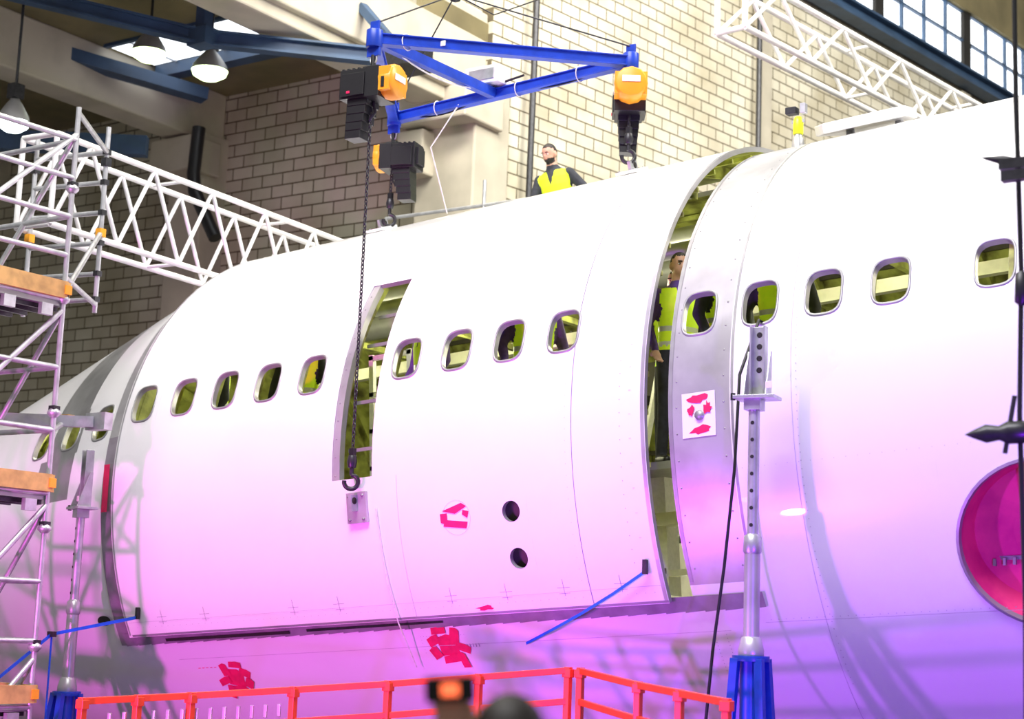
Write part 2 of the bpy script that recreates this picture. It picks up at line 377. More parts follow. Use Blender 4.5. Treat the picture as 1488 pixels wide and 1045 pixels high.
# interior structure of main body
mb=MB(['primer','primerd','ivory','alud','label','wood'])
for k in range(-14,16):
    s=-5.589+.533*k+.2665
    if s>-5.8 and s<.1: arcbox(mb,s,96,330,2.74,2.87,.035,'primer')
    elif s>=.1 : arcbox(mb,s+.12,-88,268,2.74,2.87,.035,'primer')
    else:
        rr=r_main(s,90)-.07; arcbox(mb,s,-80,260,rr-.12,rr,.035,'primer')
for q in range(100,330,9):
    mb.beam(F(-5.8,q,2.84),F(8,q,2.84),.03,.05,'primerd' if q%2 else 'primer')
for q in (60,75,50,40): mb.beam(F(.3,q,2.82),F(8,q,2.82),.03,.05,'primer')
def cbox(s0,s1,n0,n1,w0,w1,m):
    c=C0+A0*(s0+s1)/2+N0*(n0+n1)/2+W0*(w0+w1)/2
    R=Matrix((A0,-N0,W0)).transposed(); mb.box(c,(abs(s1-s0),abs(n1-n0),abs(w1-w0)),m,R)
cbox(-8,8.5,-2.7,2.62,-.20,-.14,'alud')
for k in range(-4,15): cbox(-5.589+.533*k+.25,-5.589+.533*k+.29,-2.6,2.55,-.40,-.20,'ivory')
cbox(-5.6,8,-1.2,-1.1,-2.4,-.4,'ivory'); 
for s in (-4.9,-3.8,-2.5,-1.3,-.15,.9): cbox(s,s+.06,1.6,1.68,-1.9,-.2,'ivory'); cbox(s,s+.06,1.55,1.7,-1.3,-1.22,'ivory')
cbox(-.6,-.1,2.1,2.2,-1.0,-.95,'ivory'); cbox(-.6,-.1,2.1,2.3,-.6,-.5,'ivory'); cbox(-.5,-.3,2.0,2.2,-1.15,-.2,'label')
cbox(-5.6,3,-1.0,2.2,-1.86,-1.80,'ivory')
for n_,w_,r_ in ((.6,2.25,.11),(-.5,2.3,.16),(1.4,1.9,.07)):
    mb.tube(C0+A0*(-7)+N0*n_+W0*w_,C0+A0*8+N0*n_+W0*w_,r_,m='alud',n=14)
for k in range(0,12): cbox(-5.4+k*1.1,-5.34+k*1.1,-1.9,1.5,1.6,1.66,'primer')
cbox(-6.5,8,-.1,0,1.58,1.7,'ivory')
# fitting trestle seen through the door slot
for s in (-3.55,-3.1): cbox(s,s+.05,1.9,1.95,-.14,1.3,'label')
for w_ in (.2,.55,.9,1.25): cbox(-3.55,-3.05,1.9,1.95,w_,w_+.04,'label')
cbox(-3.5,-3.15,1.5,1.9,.56,.8,'alud')
for k in range(9): cbox(-5.2+k*1.35,-4.5+k*1.35,-1.6,-1.0,1.15,1.5,'primerd'); mb.beam(C0+A0*(-5.3+k*1.35)+N0*.8+W0*.3,C0+A0*(-4.7+k*1.35)+N0*1.1+W0*1.9,.05,.05,'label')
childfix(mb.build('cabin_structure'),fus)

# ---------------------------------------------------------------- shell panel (the piece being lifted)
pan=empty('fuselage_shell_panel',tuple(C0))
nor=[]; mb=MB(['white','primer','alu','alud'])
hp=[win(-5.589+.533*k,18.7) for k in range(10) if k!=5]+[dict(s=-1.27,p=-8.7,w=.17,h=.17,n=2,rim=0),dict(s=-1.26,p=-15.9,w=.17,h=.17,n=2,rim=0)]
shell(mb,-5.85,0,-24.4,92,r_panel,.045,hp,rects=[(-3.1,-2.66,-.8,36.8)],mf=lambda s,p:0,sx=(-.05,),normals=nor)
childfix(finish(mb,'panel_skin',nor,None),pan)
mb=MB(['line','mark','red','white','dark','primer','alu','galv','alud','strapm','primerd'])
R=RP
for k in range(0,11):
    s=-5.589+.533*k-.2665
    if abs(s+2.92)<.2: continue
    arcbox(mb,s,-24,92,2.84,2.965,.03,'primer')
for s in (-3.13,-2.63): arcbox(mb,s,-3,40,2.84,2.965,.03,'primer')
for q in (-20,-12,-4,4,10,28,34,42,50,58,66,74):
    for a,b in ((-5.8,-3.12),(-2.64,-.02)): mb.beam(F(a,q,2.93),F(b,q,2.93),.025,.04,'primer')
for q in (5,14,26,33): mb.beam(F(-3.1,q,2.80),F(-2.64,q,2.80),.02,.03,'alud')
for s_ in (-1.27,): # backing boxes behind the small round ports
    for p_ in (-8.7,-15.9): mb.lathe(F(s_,p_,2.90),[(.0,0),(.11,.0),(.12,.07)],'primerd',20,axis=F(0,p_,1)-F(0,p_,0))
arcbox(mb,-3.07,-.8,36.8,2.95,3.012,.09,'alu')
for i in range(12): mb.lathe(F(-3.07,i*3.1,3.012),[(.008,0),(.006,.004),(0,.005)],'alud',6,axis=F(0,i*3.1,1)-F(0,i*3.1,0))
strip(mb,(-.66,-24),(-.66,60),.005,R,'mark',40); strip(mb,(-2.52,36),(-2.52,85),.004,R,'line',20)
strip(mb,(-.02,-24),(-.02,80),.03,R,'alu',50); strip(mb,(-5.83,-24),(-5.83,80),.02,R,'alu',50)
strip(mb,(-5.8,-24.1),(0,-24.1),.02,R,'strapm',8)
strip(mb,(-5.8,-21.6),(0,-21.6),.003,R,'line',8)
strip(mb,(-5.2,37),(-3.5,37),.003,R,'line',6); strip(mb,(-2.3,40),(-.7,40),.003,R,'line',6); strip(mb,(-2.4,-24),(-2.4,-1),.003,R,'line',10)
dots(mb,(-.22,-20),(-.22,12),.10,R,'mark',.006); dots(mb,(-5.7,-22.6),(-.1,-22.6),.08,R,'line',.006); dots(mb,(-.72,-20),(-.72,55),.09,R,'line',.005)
for s in (-5.35,-4.8,-3.72,-3.2,-2.0,-1.45,-.9,-.38):
    for a,b in (((-.06,0),(.06,0)),((-.0,-1.3),(0,1.3)),((-.05,-.9),(.05,-.9))):
        strip(mb,(s+a[0],-20.9+a[1]),(s+b[0],-20.9+b[1]),.003,R,'mark')
for i in range(12): strip(mb,(-.14,-18+i*3.6),(-.12,-18+i*3.6),.004,R,'line')
patch(mb,[(-1.95,-7.6),(-1.75,-6.6),(-1.70,-7.2),(-1.82,-8.2)],R,'red'); patch(mb,[(-1.95,-10.0),(-1.72,-10.6),(-1.70,-9.6),(-1.92,-9.0)],R,'red')
patch(mb,[(-1.97,-8.0),(-1.9,-8.0),(-1.9,-9.8),(-1.97,-9.4)],R,'red',.005); patch(mb,[(-1.74,-7.7),(-1.68,-8.0),(-1.70,-9.0),(-1.75,-8.4)],R,'red',.005)
pts=[(-1.81+.14*math.cos(t),-8.8+2.7*math.sin(t)) for t in [i*math.pi/12 for i in range(25)]]
for a,b in zip(pts,pts[1:]): strip(mb,a,b,.003,R,'line')
patch(mb,jag(-1.68,-23.2,.24,.06,31),R,'red')
def lug(s,p,m='white'):
    c=F(s,p,R); nn=F(s,p,1)-F(s,p,0); tt=(F(s,p+1,3)-F(s,p,3)).normalized(); R3=Matrix((A0,tt,nn)).transposed()
    mb.box(c+nn*.016,(.21,.26,.03),m,R3); mb.box(c+nn*.07+tt*.04,(.03,.14,.09),'galv',R3); mb.lathe(c+nn*.07+tt*.06-A0*.018,[(.03,0),(.03,.036),(.0,.036)],'dark',12,axis=A0)
    for i in(-1,1):
        for j in(-1,1): mb.lathe(c+A0*.075*i+tt*.10*j+nn*.03,[(.013,0),(.013,.012),(0,.012)],'alud',6,axis=nn)
lug(-2.82,-5.6,'alu'); lug(-4.1,70); lug(-1.13,70)
childfix(mb.build('panel_frames_and_markings'),pan)

# ---------------------------------------------------------------- hoists and spreader
hA=V((-9.03,10.74,7.40)); hB=V((-7.62,12.80,7.60)); hC=V((-10.48,12.85,7.48))
mid=(hB+hC)/2+V((-.15,0,0))
mb=MB(['blue','black','label','galv','rope'])
for a,b in((hA,hB),(hC,hB),(hA,hC)): 
    mb.beam(a+V((0,0,.045)),b+V((0,0,.045)),.10,.012,'blue'); mb.beam(a-V((0,0,.045)),b-V((0,0,.045)),.10,.012,'blue'); mb.beam(a,b,.06,.09,'blue')
mb.beam(hA-V((0,0,.0)),mid,.08,.10,'blue')
for p in (hA,hB,hC):
    mb.lathe(p+V((0,0,-.08)),[(0,.16),(.075,.16),(.075,0),(0,0)],'blue',14)
    mb.box(p+V((0,0,-.10)),(.14,.03,.12),'blue'); mb.box(p+V((0,0,.12)),(.10,.02,.10),'blue')
    mb.path([p+V((.035*math.sin(t),0,-.18+.05*math.cos(t))) for t in [i*.45 for i in range(15)]],.009,'galv',6)
mb.box(mid+V((-.05,-.05,.16)),(.40,.22,.18),'label'); mb.box(mid+V((-.05,-.165,.16)),(.30,.01,.11),'galv')
mb.tube(mid+V((-.05,-.05,.06)),mid+V((.35,.0,.14)),.012,m='black')
mb.box(hA+(hB-hA)*.26+V((.0,-.05,0)),(.10,.01,.05),'label')
for a,b,sag in ((hA,mid,.28),(mid,hB,.22),(hC,mid,.25)):
    mb.path([a+(b-a)*t+V((0,0,.07-sag*4*t*(1-t)*.6)) for t in [i/14 for i in range(15)]],.009,'black' if sag<.26 else 'rope',6)
for a,b,t in ((hC,hB,.2),(hC,hB,.55),(hA,hC,.5),(hC,hB,.8),(hA,hB,.12)):
    p=a+(b-a)*t; mb.path([p+V((0,.07*math.cos(q),.075*math.sin(q))) for q in [i*.45 for i in range(15)]],.006,'rope',5)
mb.build('lifting_frame',bevel=.004)
apex=V((-9.15,12.05,8.3))
mb=MB(['rope','steeld','galv','black'])
for p in (hA,hB,hC): mb.path([p+V((0,0,.15)),apex],.008,'steeld',6)
mb.lathe(apex,[(0,.10),(.05,.08),(.06,0),(.05,-.06),(0,-.08)],'steeld',12)
mb.tube(apex,apex+V((.0,0,3.5)),.012,m='steeld'); mb.path([apex,apex+V((.25,.3,-.15)),apex+V((.5,.7,.1)),apex+V((1.2,1.4,.7))],.007,'black',6)
mb.build('wire_rope_sling')
def hoist(p,yaw,hookz,lift=.16,k_=1.2,dx=0.,yl=1.,yz=0.):
    mb=MB(['black','yellow','steeld','label','galv','lampglow2','red'])
    Rz=Matrix.Rotation(yaw,3,'Z')
    L=lambda x,y,z:p+Rz@V((x+dx,y,z))
    mb.tube(L(-dx,0,-.24),L(-dx,0,-.34),.02,m='steeld'); mb.box(L(-dx,0,-.35),(.12,.06,.05),'steeld',Rz)
    mb.box(L(-.16,0,-.48),(.26,.22,.22),'black',Rz); mb.box(L(-.17,0,-.49),(.20,.26,.17),'black',Rz)
    for k in range(5): mb.box(L(-.275+k*.045,-.0,-.366),(.02,.20,.02),'black',Rz)
    mb.box(L(-.30,0,-.48),(.03,.15,.15),'black',Rz)
    mb.box(L(-.01,0,-.48),(.12,.24,.23),'black',Rz)
    ax=Rz@V((1,0,0))
    mb.lathe(L(.045,0,-.47+yz),[(0,0),(.125,0),(.13,.02),(.13,.17*yl),(.115,.20*yl),(.0,.205*yl)],'yellow',12,axis=ax)
    mb.box(L(.045+.09*yl,0,-.47+yz),(.16*yl,.25,.18),'yellow',Rz)
    mb.box(L(.045+.08*yl,-.128,-.50+yz),(.05*yl,.006,.08),'label' if yl>.8 else 'black',Rz); mb.box(L(.049+.205*yl,0,-.45+yz),(.006,.14,.05),'label',Rz)
    mb.box(L(-.20,-.134,-.55),(.03,.006,.02),'red',Rz)
    for k in range(5):
        z=-.60-.06*k; w=.17-.010*k; mb.box(L(-.15-.010*k,0,z),(w,.17-.01*k,.075),'black',Rz)
    mb.path([L(-.06,0,-.60),L(-.04,0,-.68),L(-.09,0,-.74)],.012,'steeld',6)
    mb.v=[tuple(p+(V(v)-p)*k_+V((0,0,lift))) for v in mb.v]
    c0=p+V((0,0,-.55)); c1=V((c0.x,c0.y,hookz+.12))
    mb.chain(c0,c1,'steeld'); mb.box(c1-V((0,0,.0)),(.05,.04,.09),'black'); mb.hook(c1-V((0,0,.07)),'steeld',1.15)
    mb.build('chain_hoist',bevel=.012)
hoist(hA,0.12,3.60,.14,1.2,.08,.55); hoist(hB,-1.0,6.80,.22,1.2,0,.95,.05); hoist(hC,3.4,6.52,.12,1.15,.03,.35)

mb=MB(['rope'])
mb.path([mid+V((-.4,0,0)),mid+V((-.65,-.15,-.5)),F(-3.3,71,3.04)],.007,'rope',6)
mb.build('tag_line')
mb=MB(['rope']); mb.path([F(-2.62,-6,3.04),F(-2.60,-18,3.05),F(-2.58,-24.5,3.06),F(-2.6,-33,3.0)],.006,'rope',6); mb.build('tag_line')

# ---------------------------------------------------------------- jacks
def jack(x,y,z0,zp,zt,yaw,toward=1):
    mb=MB(['galv','alu','blue','dark','steeld','label'])
    P=lambda a,b,c:V((x,y,c))+Matrix.Rotation(yaw,3,'Z')@V((a,b,0))
    Rz=Matrix.Rotation(yaw,3,'Z')
    mb.tube(P(0,0,z0-.1),P(0,0,z0+.75),.056,m='alu',n=18); mb.tube(P(0,0,z0+.7),P(0,0,zp-.02),.040,m='galv',n=18)
    mb.lathe(P(0,0,z0+.70),[(.04,.1),(.062,.08),(.066,-.02),(.056,-.04)],'galv',18); mb.lathe(P(0,0,z0),[(.056,.09),(.07,.08),(.09,.0),(.09,-.04),(0,-.04)],'alu',18)
    for k in range(7): mb.lathe(P(.0,-.0405,z0+.86+k*.12),[(0,.0),(.014,.0)],'dark',10,axis=Rz@V((0,-1,0)))
    mb.box(P(.02,0,zp),(.30,.20,.025),'galv',Rz); mb.box(P(.0,0,zp-.05),(.12,.12,.08),'galv',Rz)
    mb.box(P(.02,.05,(zp+zt)/2),(.10,.025,zt-zp),'galv',Rz); mb.box(P(-.03,.02,(zp+zt)/2),(.012,.08,zt-zp),'galv',Rz); mb.box(P(.07,.02,(zp+zt)/2),(.012,.08,zt-zp),'galv',Rz)
    for k in range(4): mb.lathe(P(.02,.036,zt-.06-k*.085),[(0,0),(.021,0)],'dark',12,axis=Rz@V((0,-1,0)))
    for xx in (-.06,.10):
        a=[P(xx,.05,zp+.01),P(xx,-.09,zp+.01),P(xx,.02,zp+.34),P(xx,.05,zp+.34)]; b=[q+Rz@V((.01,0,0)) for q in a]
        mb.add(a+b,[(0,1,2,3),(7,6,5,4),(0,4,5,1),(1,5,6,2),(2,6,7,3),(3,7,4,0)],'galv')
    mb.box(P(.13,-.09,zp+.08),(.05,.004,.05),'label',Rz); mb.tube(P(-.14,-.06,zp-.02),P(-.14,-.06,zp+.03),.018,m='steeld')
    mb.tube(P(0,0,.05),P(0,0,z0-.03),.075,m='blue',n=18); mb.lathe(P(0,0,z0-.06),[(0,.02),(.13,.02),(.13,-.02),(0,-.02)],'blue',18)
    for k in range(4):
        t=math.pi/4+k*math.pi/2; d=Rz@V((math.cos(t),math.sin(t),0))
        mb.beam(P(0,0,z0-.06)+d*.12,P(0,0,.9)+d*.22,.06,.05,'blue'); mb.beam(P(0,0,.9)+d*.22,P(0,0,.03)+d*.6,.06,.06,'blue'); mb.beam(P(0,0,.9)+d*.07,P(0,0,.9)+d*.22,.04,.04,'blue')
        mb.box(P(0,0,.015)+d*.62,(.16,.16,.03),'steeld',Rz)
    mb.build('support_jack',bevel=.003)
jack(-5.17,10.52,2.22,3.98,4.50,.15)
jack(-12.15,10.55,1.62,3.27,3.82,-.35)

# ---------------------------------------------------------------- lattice girders
def truss(name,p0,d,L,h,w,bays,m='lattice',r=.032):
    mb=MB([m]); d=V(d).normalized(); side=d.cross(V((0,0,1))).normalized(); up=V((0,0,1)); p0=V(p0)
    c=[V((0,0,0)),up*h,side*w,side*w+up*h]
    for o in c: mb.tube(p0+o,p0+o+d*L,r,m=m,n=10)
    for k in range(bays+1):
        q=p0+d*L*k/bays
        if k in (0,bays):
            for a,b in((0,1),(2,3),(0,2),(1,3)): mb.tube(q+c[a],q+c[b],r*.9,m=m)
        elif k%2==0:
            mb.tube(q+c[1],q+c[3],r*.6,m=m,n=8); mb.tube(q+c[0],q+c[2],r*.6,m=m,n=8)
        if k<bays:
            q2=p0+d*L*(k+.5)/bays; q3=p0+d*L*(k+1)/bays
            for a,b in((0,1),(2,3)): mb.tube(q+c[a],q2+c[b],r*.7,m=m,n=8); mb.tube(q2+c[b],q3+c[a],r*.7,m=m,n=8)
    return mb.build(name)
truss('lattice_girder',(-12.95,10.15,5.98),(-.087,.996,0),5.6,.9,.45,6)
truss('lattice_girder',(-8.93,17.02,9.50),(.13,.991,0),9,.66,.40,6,r=.040)

# ---------------------------------------------------------------- scaffold
mb=MB(['galv','wood','alud','steeld','yellow'])
def T(a,b,r=.0242,m='galv'): mb.tube(a,b,r,m=m,n=10)
def cpl(p,m='steeld'): mb.box(p,(.07,.07,.08),m)
x1,y1=-11.33,9.45
poles=[(x1,y1,0,6.75),(x1-.05,y1-1.5,0,6.9),(x1-1.15,y1-1.5,0,6.9),(x1-1.15,y1,0,6.7)]
for x,y,a,b in poles:
    T((x,y,a),(x,y,b)); mb.box((x,y,.01),(.15,.15,.02),'steeld')
    for z in (1.0,2.0,3.0,4.0,5.0,6.0): cpl((x,y,z+.02)); mb.lathe((x,y,z),[(.03,.04),(.06,.01),(.06,-.01),(.03,-.04)],'galv',10)
deck=[1.55,3.33,5.02]
for z in [.3,1.0,1.5,2.05,2.55,3.3,3.85,4.4,5.0,5.4,5.75,6.1,6.45]:
    T((x1,y1,z),(x1-.05,y1-1.5,z)); T((x1-1.15,y1,z),(x1-1.15,y1-1.5,z))
    if z in(1.0,2.55,4.4,5.75,6.45,2.05,3.85): T((x1,y1,z),(x1-1.15,y1,z)); T((x1,y1-1.5,z),(x1-1.15,y1-1.5,z))
for i,(za,zb) in enumerate(((.3,1.9),(1.6,3.2),(3.4,4.9),(5.1,6.5))):
    T((x1,y1,zb),(x1-.05,y1-1.5,za)); T((x1-1.15,y1,za),(x1,y1,zb)); T((x1-1.15,y1,za),(x1-1.15,y1-1.5,zb))
for z in deck:
    mb.box((x1-.58,y1-.75,z-.06),(1.15,1.5,.05),'alud')
    for k in range(6): mb.box((x1-.08-k*.2,y1-.75,z-.10),(.03,1.5,.05),'steeld')
    mb.box((x1+.035,y1-.75,z+.06),(.035,1.5,.15),'wood'); mb.box((x1-.58,y1+.035,z+.06),(1.2,.035,.15),'wood')
    for k in range(3): mb.box((x1+.02,y1-.2-.4*k,z-.14),(.05,.12,.10),'galv')
    cpl((x1+.03,y1,z+.06),'yellow')
x2,y2=-12.07,10.45
for dx,dy in((0,0),(-.85,-.15)):
    T((x2+dx,y2+dy,5.12),(x2+dx,y2+dy,6.95)); cpl((x2+dx,y2+dy,6.6)); cpl((x2+dx,y2+dy,5.9),'yellow')
for z in (5.25,5.5,5.8,6.1,6.4,6.7): T((x2,y2,z),(x2-.85,y2-.15,z)); mb.box((x2,y2,z),(.06,.06,.05),'steeld')
for z in (5.2,6.7): T((x1,y1,z),(x2,y2,z))
T((x1,y1,5.05),(x2,y2,5.9)); T((x1-1.1,y1,5.15),(x2-.85,y2-.15,5.15))
mb.beam((-12.6,9.45,4.02),(-11.85,10.35,4.05),.09,.10,'galv'); mb.box((-11.83,10.40,4.06),(.26,.10,.16),'galv'); T((x1,y1,3.85),(-12.0,10.1,4.0)); mb.box((-12.2,10.3,4.10),(.20,.08,.05),'wood')
mb.build('scaffold_tower')
mb=MB(['galv','wood','alud','yellow','steeld'])
for x in (-13.5,-12,-10.9,-9.6,-8.4,-7.2):
    mb.tube((x,16.6,0),(x,16.6,7.15),.024,m='galv'); mb.tube((x,15.5,6.0),(x,15.5,6.75 if x not in(-9.6,-10.9) else 6.1),.02,m='galv'); mb.tube((x,15.5,6.0),(x,16.6,6.0),.024,m='galv')
    mb.box((x,16.6,6.9),(.06,.06,.08),'steeld')
for z in (6.5,6.95,7.2): mb.tube((-13.6,16.6,z),(-7,16.6,z),.022,m='galv')
mb.tube((-13.6,16.6,7.62),(-11.2,16.6,7.62),.024,m='galv'); mb.tube((-12.0,16.6,7.1),(-12.0,16.6,7.95),.024,m='galv'); mb.tube((-13.6,16.6,7.45),(-11.2,16.6,7.45),.024,m='galv')
mb.tube((-8.4,16.6,7.1),(-8.4,16.6,7.7),.02,m='galv'); mb.tube((-9.2,16.6,7.62),(-7.4,16.6,7.62),.02,m='galv'); mb.tube((-9.2,16.6,7.2),(-9.2,16.6,7.62),.02,m='galv'); mb.tube((-7.5,16.6,7.2),(-7.5,16.6,7.62),.02,m='galv')
mb.box((-10.3,16.05,6.03),(6.6,1.12,.06),'alud')
mb.build('access_scaffold')

# roof items
mb=MB(['white','galv','beacon','steeld','dark'])
p=F(.52,68,RM)
mb.lathe(p+V((0,.1,.0)),[(.06,0),(.05,.1),(.035,.12),(.035,.16)],'galv',12); mb.lathe(p+V((0,.1,.14)),[(0,0),(.045,0),(.045,.12),(.03,.16),(0,.165)],'beacon',12)
mb.box(p+V((0,.1,.26)),(.12,.02,.03),'galv'); mb.box(p+V((-.06,.1,.36)),(.10,.08,.06),'steeld'); mb.box(p+V((.05,.1,.37)),(.05,.06,.09),'galv')
mb.build('warning_beacon',bevel=.004)
mb=MB(['white'])
pts=[(.62,74),(.80,69),(1.30,68),(1.5,72),(1.45,80),(.8,82)]
top=[F(s,q,RM+.14) for s,q in pts]; bot=[F(s,q,RM+.05) for s,q in pts]; n=len(pts)
mb.add(top+bot,[tuple(range(n)),tuple(range(2*n-1,n-1,-1))]+[(i,n+i,n+(i+1)%n,(i+1)%n) for i in range(n)],'white')
for s,q in ((.9,76),(1.35,76)): mb.box(F(s,q,RM+.02),(.06,.06,.10),'white')
mb.build('antenna_fairing',bevel=.01)

# ---------------------------------------------------------------- hoses, straps
mb=MB(['black']); a=F(.93,15.5,2.97)
mb.path([F(.93,18,2.75),F(.93,15.8,2.86),a,V((-5.42,10.78,4.2)),V((-5.44,10.76,3.5)),V((-5.50,10.74,2.8)),V((-5.56,10.70,2.2)),V((-5.6,10.6,1.2)),V((-5.5,10.4,.03)),V((-5.0,10.1,.03))],.012,'black',8)
mb.build('air_hose')
mb=MB(['strap','steeld'])
sp=[F(-.12,-19.2,3.05),F(-.45,-22.2,3.055),F(-.78,-24.9,3.055),F(-1.12,-27.6,3.0),F(-1.45,-30.2,RM+.02)]
for a,b in zip(sp,sp[1:]): mb.beam(a,b,.004,.022,'strap')
mb.box(F(-.12,-18.6,3.05),(.03,.04,.11),'steeld')
mb.build('ratchet_strap')
mb=MB(['strap','steeld'])
mb.beam(F(-5.62,-20.5,3.05),V((-11.95,10.15,2.1)),.004,.03,'strap'); mb.beam(V((-11.95,10.15,2.1)),V((-11.9,8.9,1.25)),.004,.03,'strap'); mb.box(V((-11.95,10.15,2.1)),(.07,.05,.05),'steeld'); mb.box(F(-5.62,-19.8,3.05),(.03,.04,.11),'steeld')
mb.beam(V((-11.95,10.15,2.1)),V((-12.0,10.2,.3)),.004,.02,'strap')
mb.build('ratchet_strap')
mb=MB(['black','steeld'])
mb.path([V((-2.46,7.85,7.5)),V((-2.45,7.84,5.0)),V((-2.44,7.86,4.1)),V((-2.46,7.87,3.4)),V((-2.44,7.86,2.5)),V((-2.44,7.8,.0))],.013,'black',8)
mb.lathe(V((-2.70,7.78,3.31)),[(0,0),(.02,.04),(.045,.10),(.035,.16),(.055,.20),(.055,.28),(.03,.34),(.03,.42)],'steeld',12,axis=(.95,.3,.05))
mb.tube((-2.52,7.83,3.22),(-2.48,7.86,3.5),.012,m='steeld'); mb.lathe(V((-2.44,7.86,4.02)),[(0,.10),(.03,.08),(.035,-.06),(0,-.09)],'steeld',12)
mb.box((-2.38,7.74,4.62),(.24,.05,.05),'steeld'); mb.box((-2.42,7.74,4.56),(.14,.05,.05),'steeld'); mb.lathe(V((-2.60,7.72,4.67)),[(0,0),(.012,.05),(.025,.12),(.02,.2)],'steeld',8,axis=(.95,.2,-.2))
mb.build('suspended_cable')

# ---------------------------------------------------------------- red work-platform railing
mb=MB(['orange','alud','galv'])
def rail(pts,n):
    for j,((a,b),k) in enumerate(zip(zip(pts,pts[1:]),n)):
        a=V(a);b=V(b)
        for dz in (0,-.22,-.5,-1.0): mb.beam(a+V((0,0,dz)),b+V((0,0,dz)),.035,.045,'orange')
        for i in range(0 if j==0 else 1,k+1):
            q=a+(b-a)*i/k; mb.beam(q+V((0,0,.024)),q+V((0,0,-1.05)),.047,.047,'orange')
            mb.box(q+V((0,0,-.02)),(.07,.06,.06),'orange')
rail([(-8.67,7.67,1.72),(-8.35,8.35,1.765),(-7.95,8.95,1.82),(-7.5,9.45,1.88),(-6.52,10.30,2.02)],[2,1,1,2])
rail([(-6.44,10.34,2.02),(-5.5,9.55,1.97),(-4.43,8.71,1.93)],[1,2])
mb.box((-6.4,8.9,.82),(4.2,2.3,.08),'alud',Matrix.Rotation(.35,3,'Z'))
for x,y in((-8.2,7.4),(-4.7,8.3),(-6.6,9.8),(-6.2,7.6)): mb.tube((x,y,0),(x,y,.8),.04,m='galv')
for i in range(14): mb.box((-8.6+i*.045,7.85+i*.09,1.60+i*.006),(.03,.015,.09),'galv')
mb.build('work_platform_railing',bevel=.004)

# ---------------------------------------------------------------- building
def boxobj(name,lo,hi,m,rotz=0,loc=None,bev=0):
    lo=V(lo);hi=V(hi); mb=MB([m]); mb.box((lo+hi)/2,hi-lo,m); return mb.build(name,bevel=bev,loc=loc,rotz=rotz)
boxobj('floor',(-45,-12,-.2),(20,66,0),'floor')
boxobj('wall_back',(-45,19.71,0),(-14.3,20.0,11.2),'blockL')
rw=-math.atan2(.13,.991); cor=(-14.22,19.71,0)
boxobj('wall_right',(-.3,0,0),(0,46,15.3),'blockR',rw,cor)
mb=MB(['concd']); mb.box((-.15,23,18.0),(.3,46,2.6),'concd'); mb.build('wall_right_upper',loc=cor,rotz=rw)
boxobj('wall_gable',(-14.75,6,11.6),(-14.45,19.8,19),'blockR')
mb=MB(['glassbright','galv','dark','bluegrey'])
mb.box((-.2,23,16.0),(.04,46,1.4),'glassbright')
for k in range(0,47):
    mb.box((-.12,k,16.0),(.08,.05 if k%4 else .35,1.42),'dark' if k%4==0 else 'bluegrey')
for z in (15.3,16.0,16.7): mb.box((-.13,23,z),(.08,46,.05),'bluegrey')
mb.build('window_1',loc=cor,rotz=rw)
mb=MB(['bluegrey','dark','conc'])
mb.box((.25,23,14.72),(.35,46,.05),'bluegrey'); mb.box((.25,23,14.86),(.06,46,.28),'bluegrey'); mb.box((.25,23,15.0),(.35,46,.05),'bluegrey')
mb.box((.03,23,15.0),(.06,46,.55),'dark')  # flat band on the wall; the recess shade is in its colour
mb.build('crane_runway_beam',loc=cor,rotz=rw)
mb=MB(['conc','steeld'])
for y,w in ((7.4,.35),(15.5,.4),(24,.4)): mb.box((.075,y,7.3),(.14,w,14.6),'conc')
mb.tube((.20,7.05,0),(.20,7.05,14.6),.05,m='steeld')
mb.build('pilaster',loc=cor,rotz=rw,bevel=.01)
mb=MB(['conc']); mb.box((-14.65,19.65,5.3),(1.1,.9,10.6),'conc'); mb.box((-15.1,19.15,9.35),(.5,.5,.7),'conc'); mb.box((-14.65,19.3,10.0),(1.3,1.0,.5),'conc'); mb.build('column_corner',bevel=.03)
mb=MB(['conc']); mb.box((-20.1,19.5,5.2),(.8,.7,10.4),'conc'); mb.box((-20.1,19.1,9.95),(1.0,.7,.6),'conc'); mb.build('column',bevel=.03)
mb=MB(['steeld']); mb.tube((-13.98,20.42,0),(-13.9,20.45,14.6),.05,m='steeld'); mb.build('downpipe')
mb=MB(['black']); mb.path([(-19.4,18.7,10.3),(-19.4,18.65,9.5),(-19.35,18.65,9.2),(-18.9,18.65,8.5),(-18.8,18.65,8.35)],.11,'black',10); mb.build('downpipe')
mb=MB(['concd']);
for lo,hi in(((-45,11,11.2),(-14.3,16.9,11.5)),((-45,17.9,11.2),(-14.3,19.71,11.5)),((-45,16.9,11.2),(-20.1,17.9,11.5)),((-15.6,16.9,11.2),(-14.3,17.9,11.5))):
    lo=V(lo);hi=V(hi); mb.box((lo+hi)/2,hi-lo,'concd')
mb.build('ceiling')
mb=MB(['glassbright','galv','bluegrey']); mb.box((-17.55,17.4,11.19),(4.3,1.0,.02),'glassbright')
for k in range(4): mb.box((-19.2+k*1.1,17.4,11.165),(.04,1.0,.03),'galv')
mb.box((-17.55,18.05,11.08),(4.3,.25,.2),'bluegrey'); mb.box((-17.55,16.85,11.16),(4.3,.08,.05),'bluegrey'); mb.build('skylight')
mb=MB(['conc']); mb.box((-14.75,15.3,10.95),(.9,8.8,1.4),'conc'); mb.box((-14.7,15.3,10.2),(.6,8.8,.3),'conc'); mb.build('ceiling_beam',bevel=.03)
mb=MB(['conc']); mb.box((-20.1,15.3,10.75),(.6,8.8,.9),'conc'); mb.build('ceiling_beam',bevel=.03)
mb=MB(['conc']); mb.box((-25.7,15.3,10.75),(.6,8.8,.9),'conc'); mb.build('ceiling_beam',bevel=.03)
mb=MB(['bluegrey','steeld'])
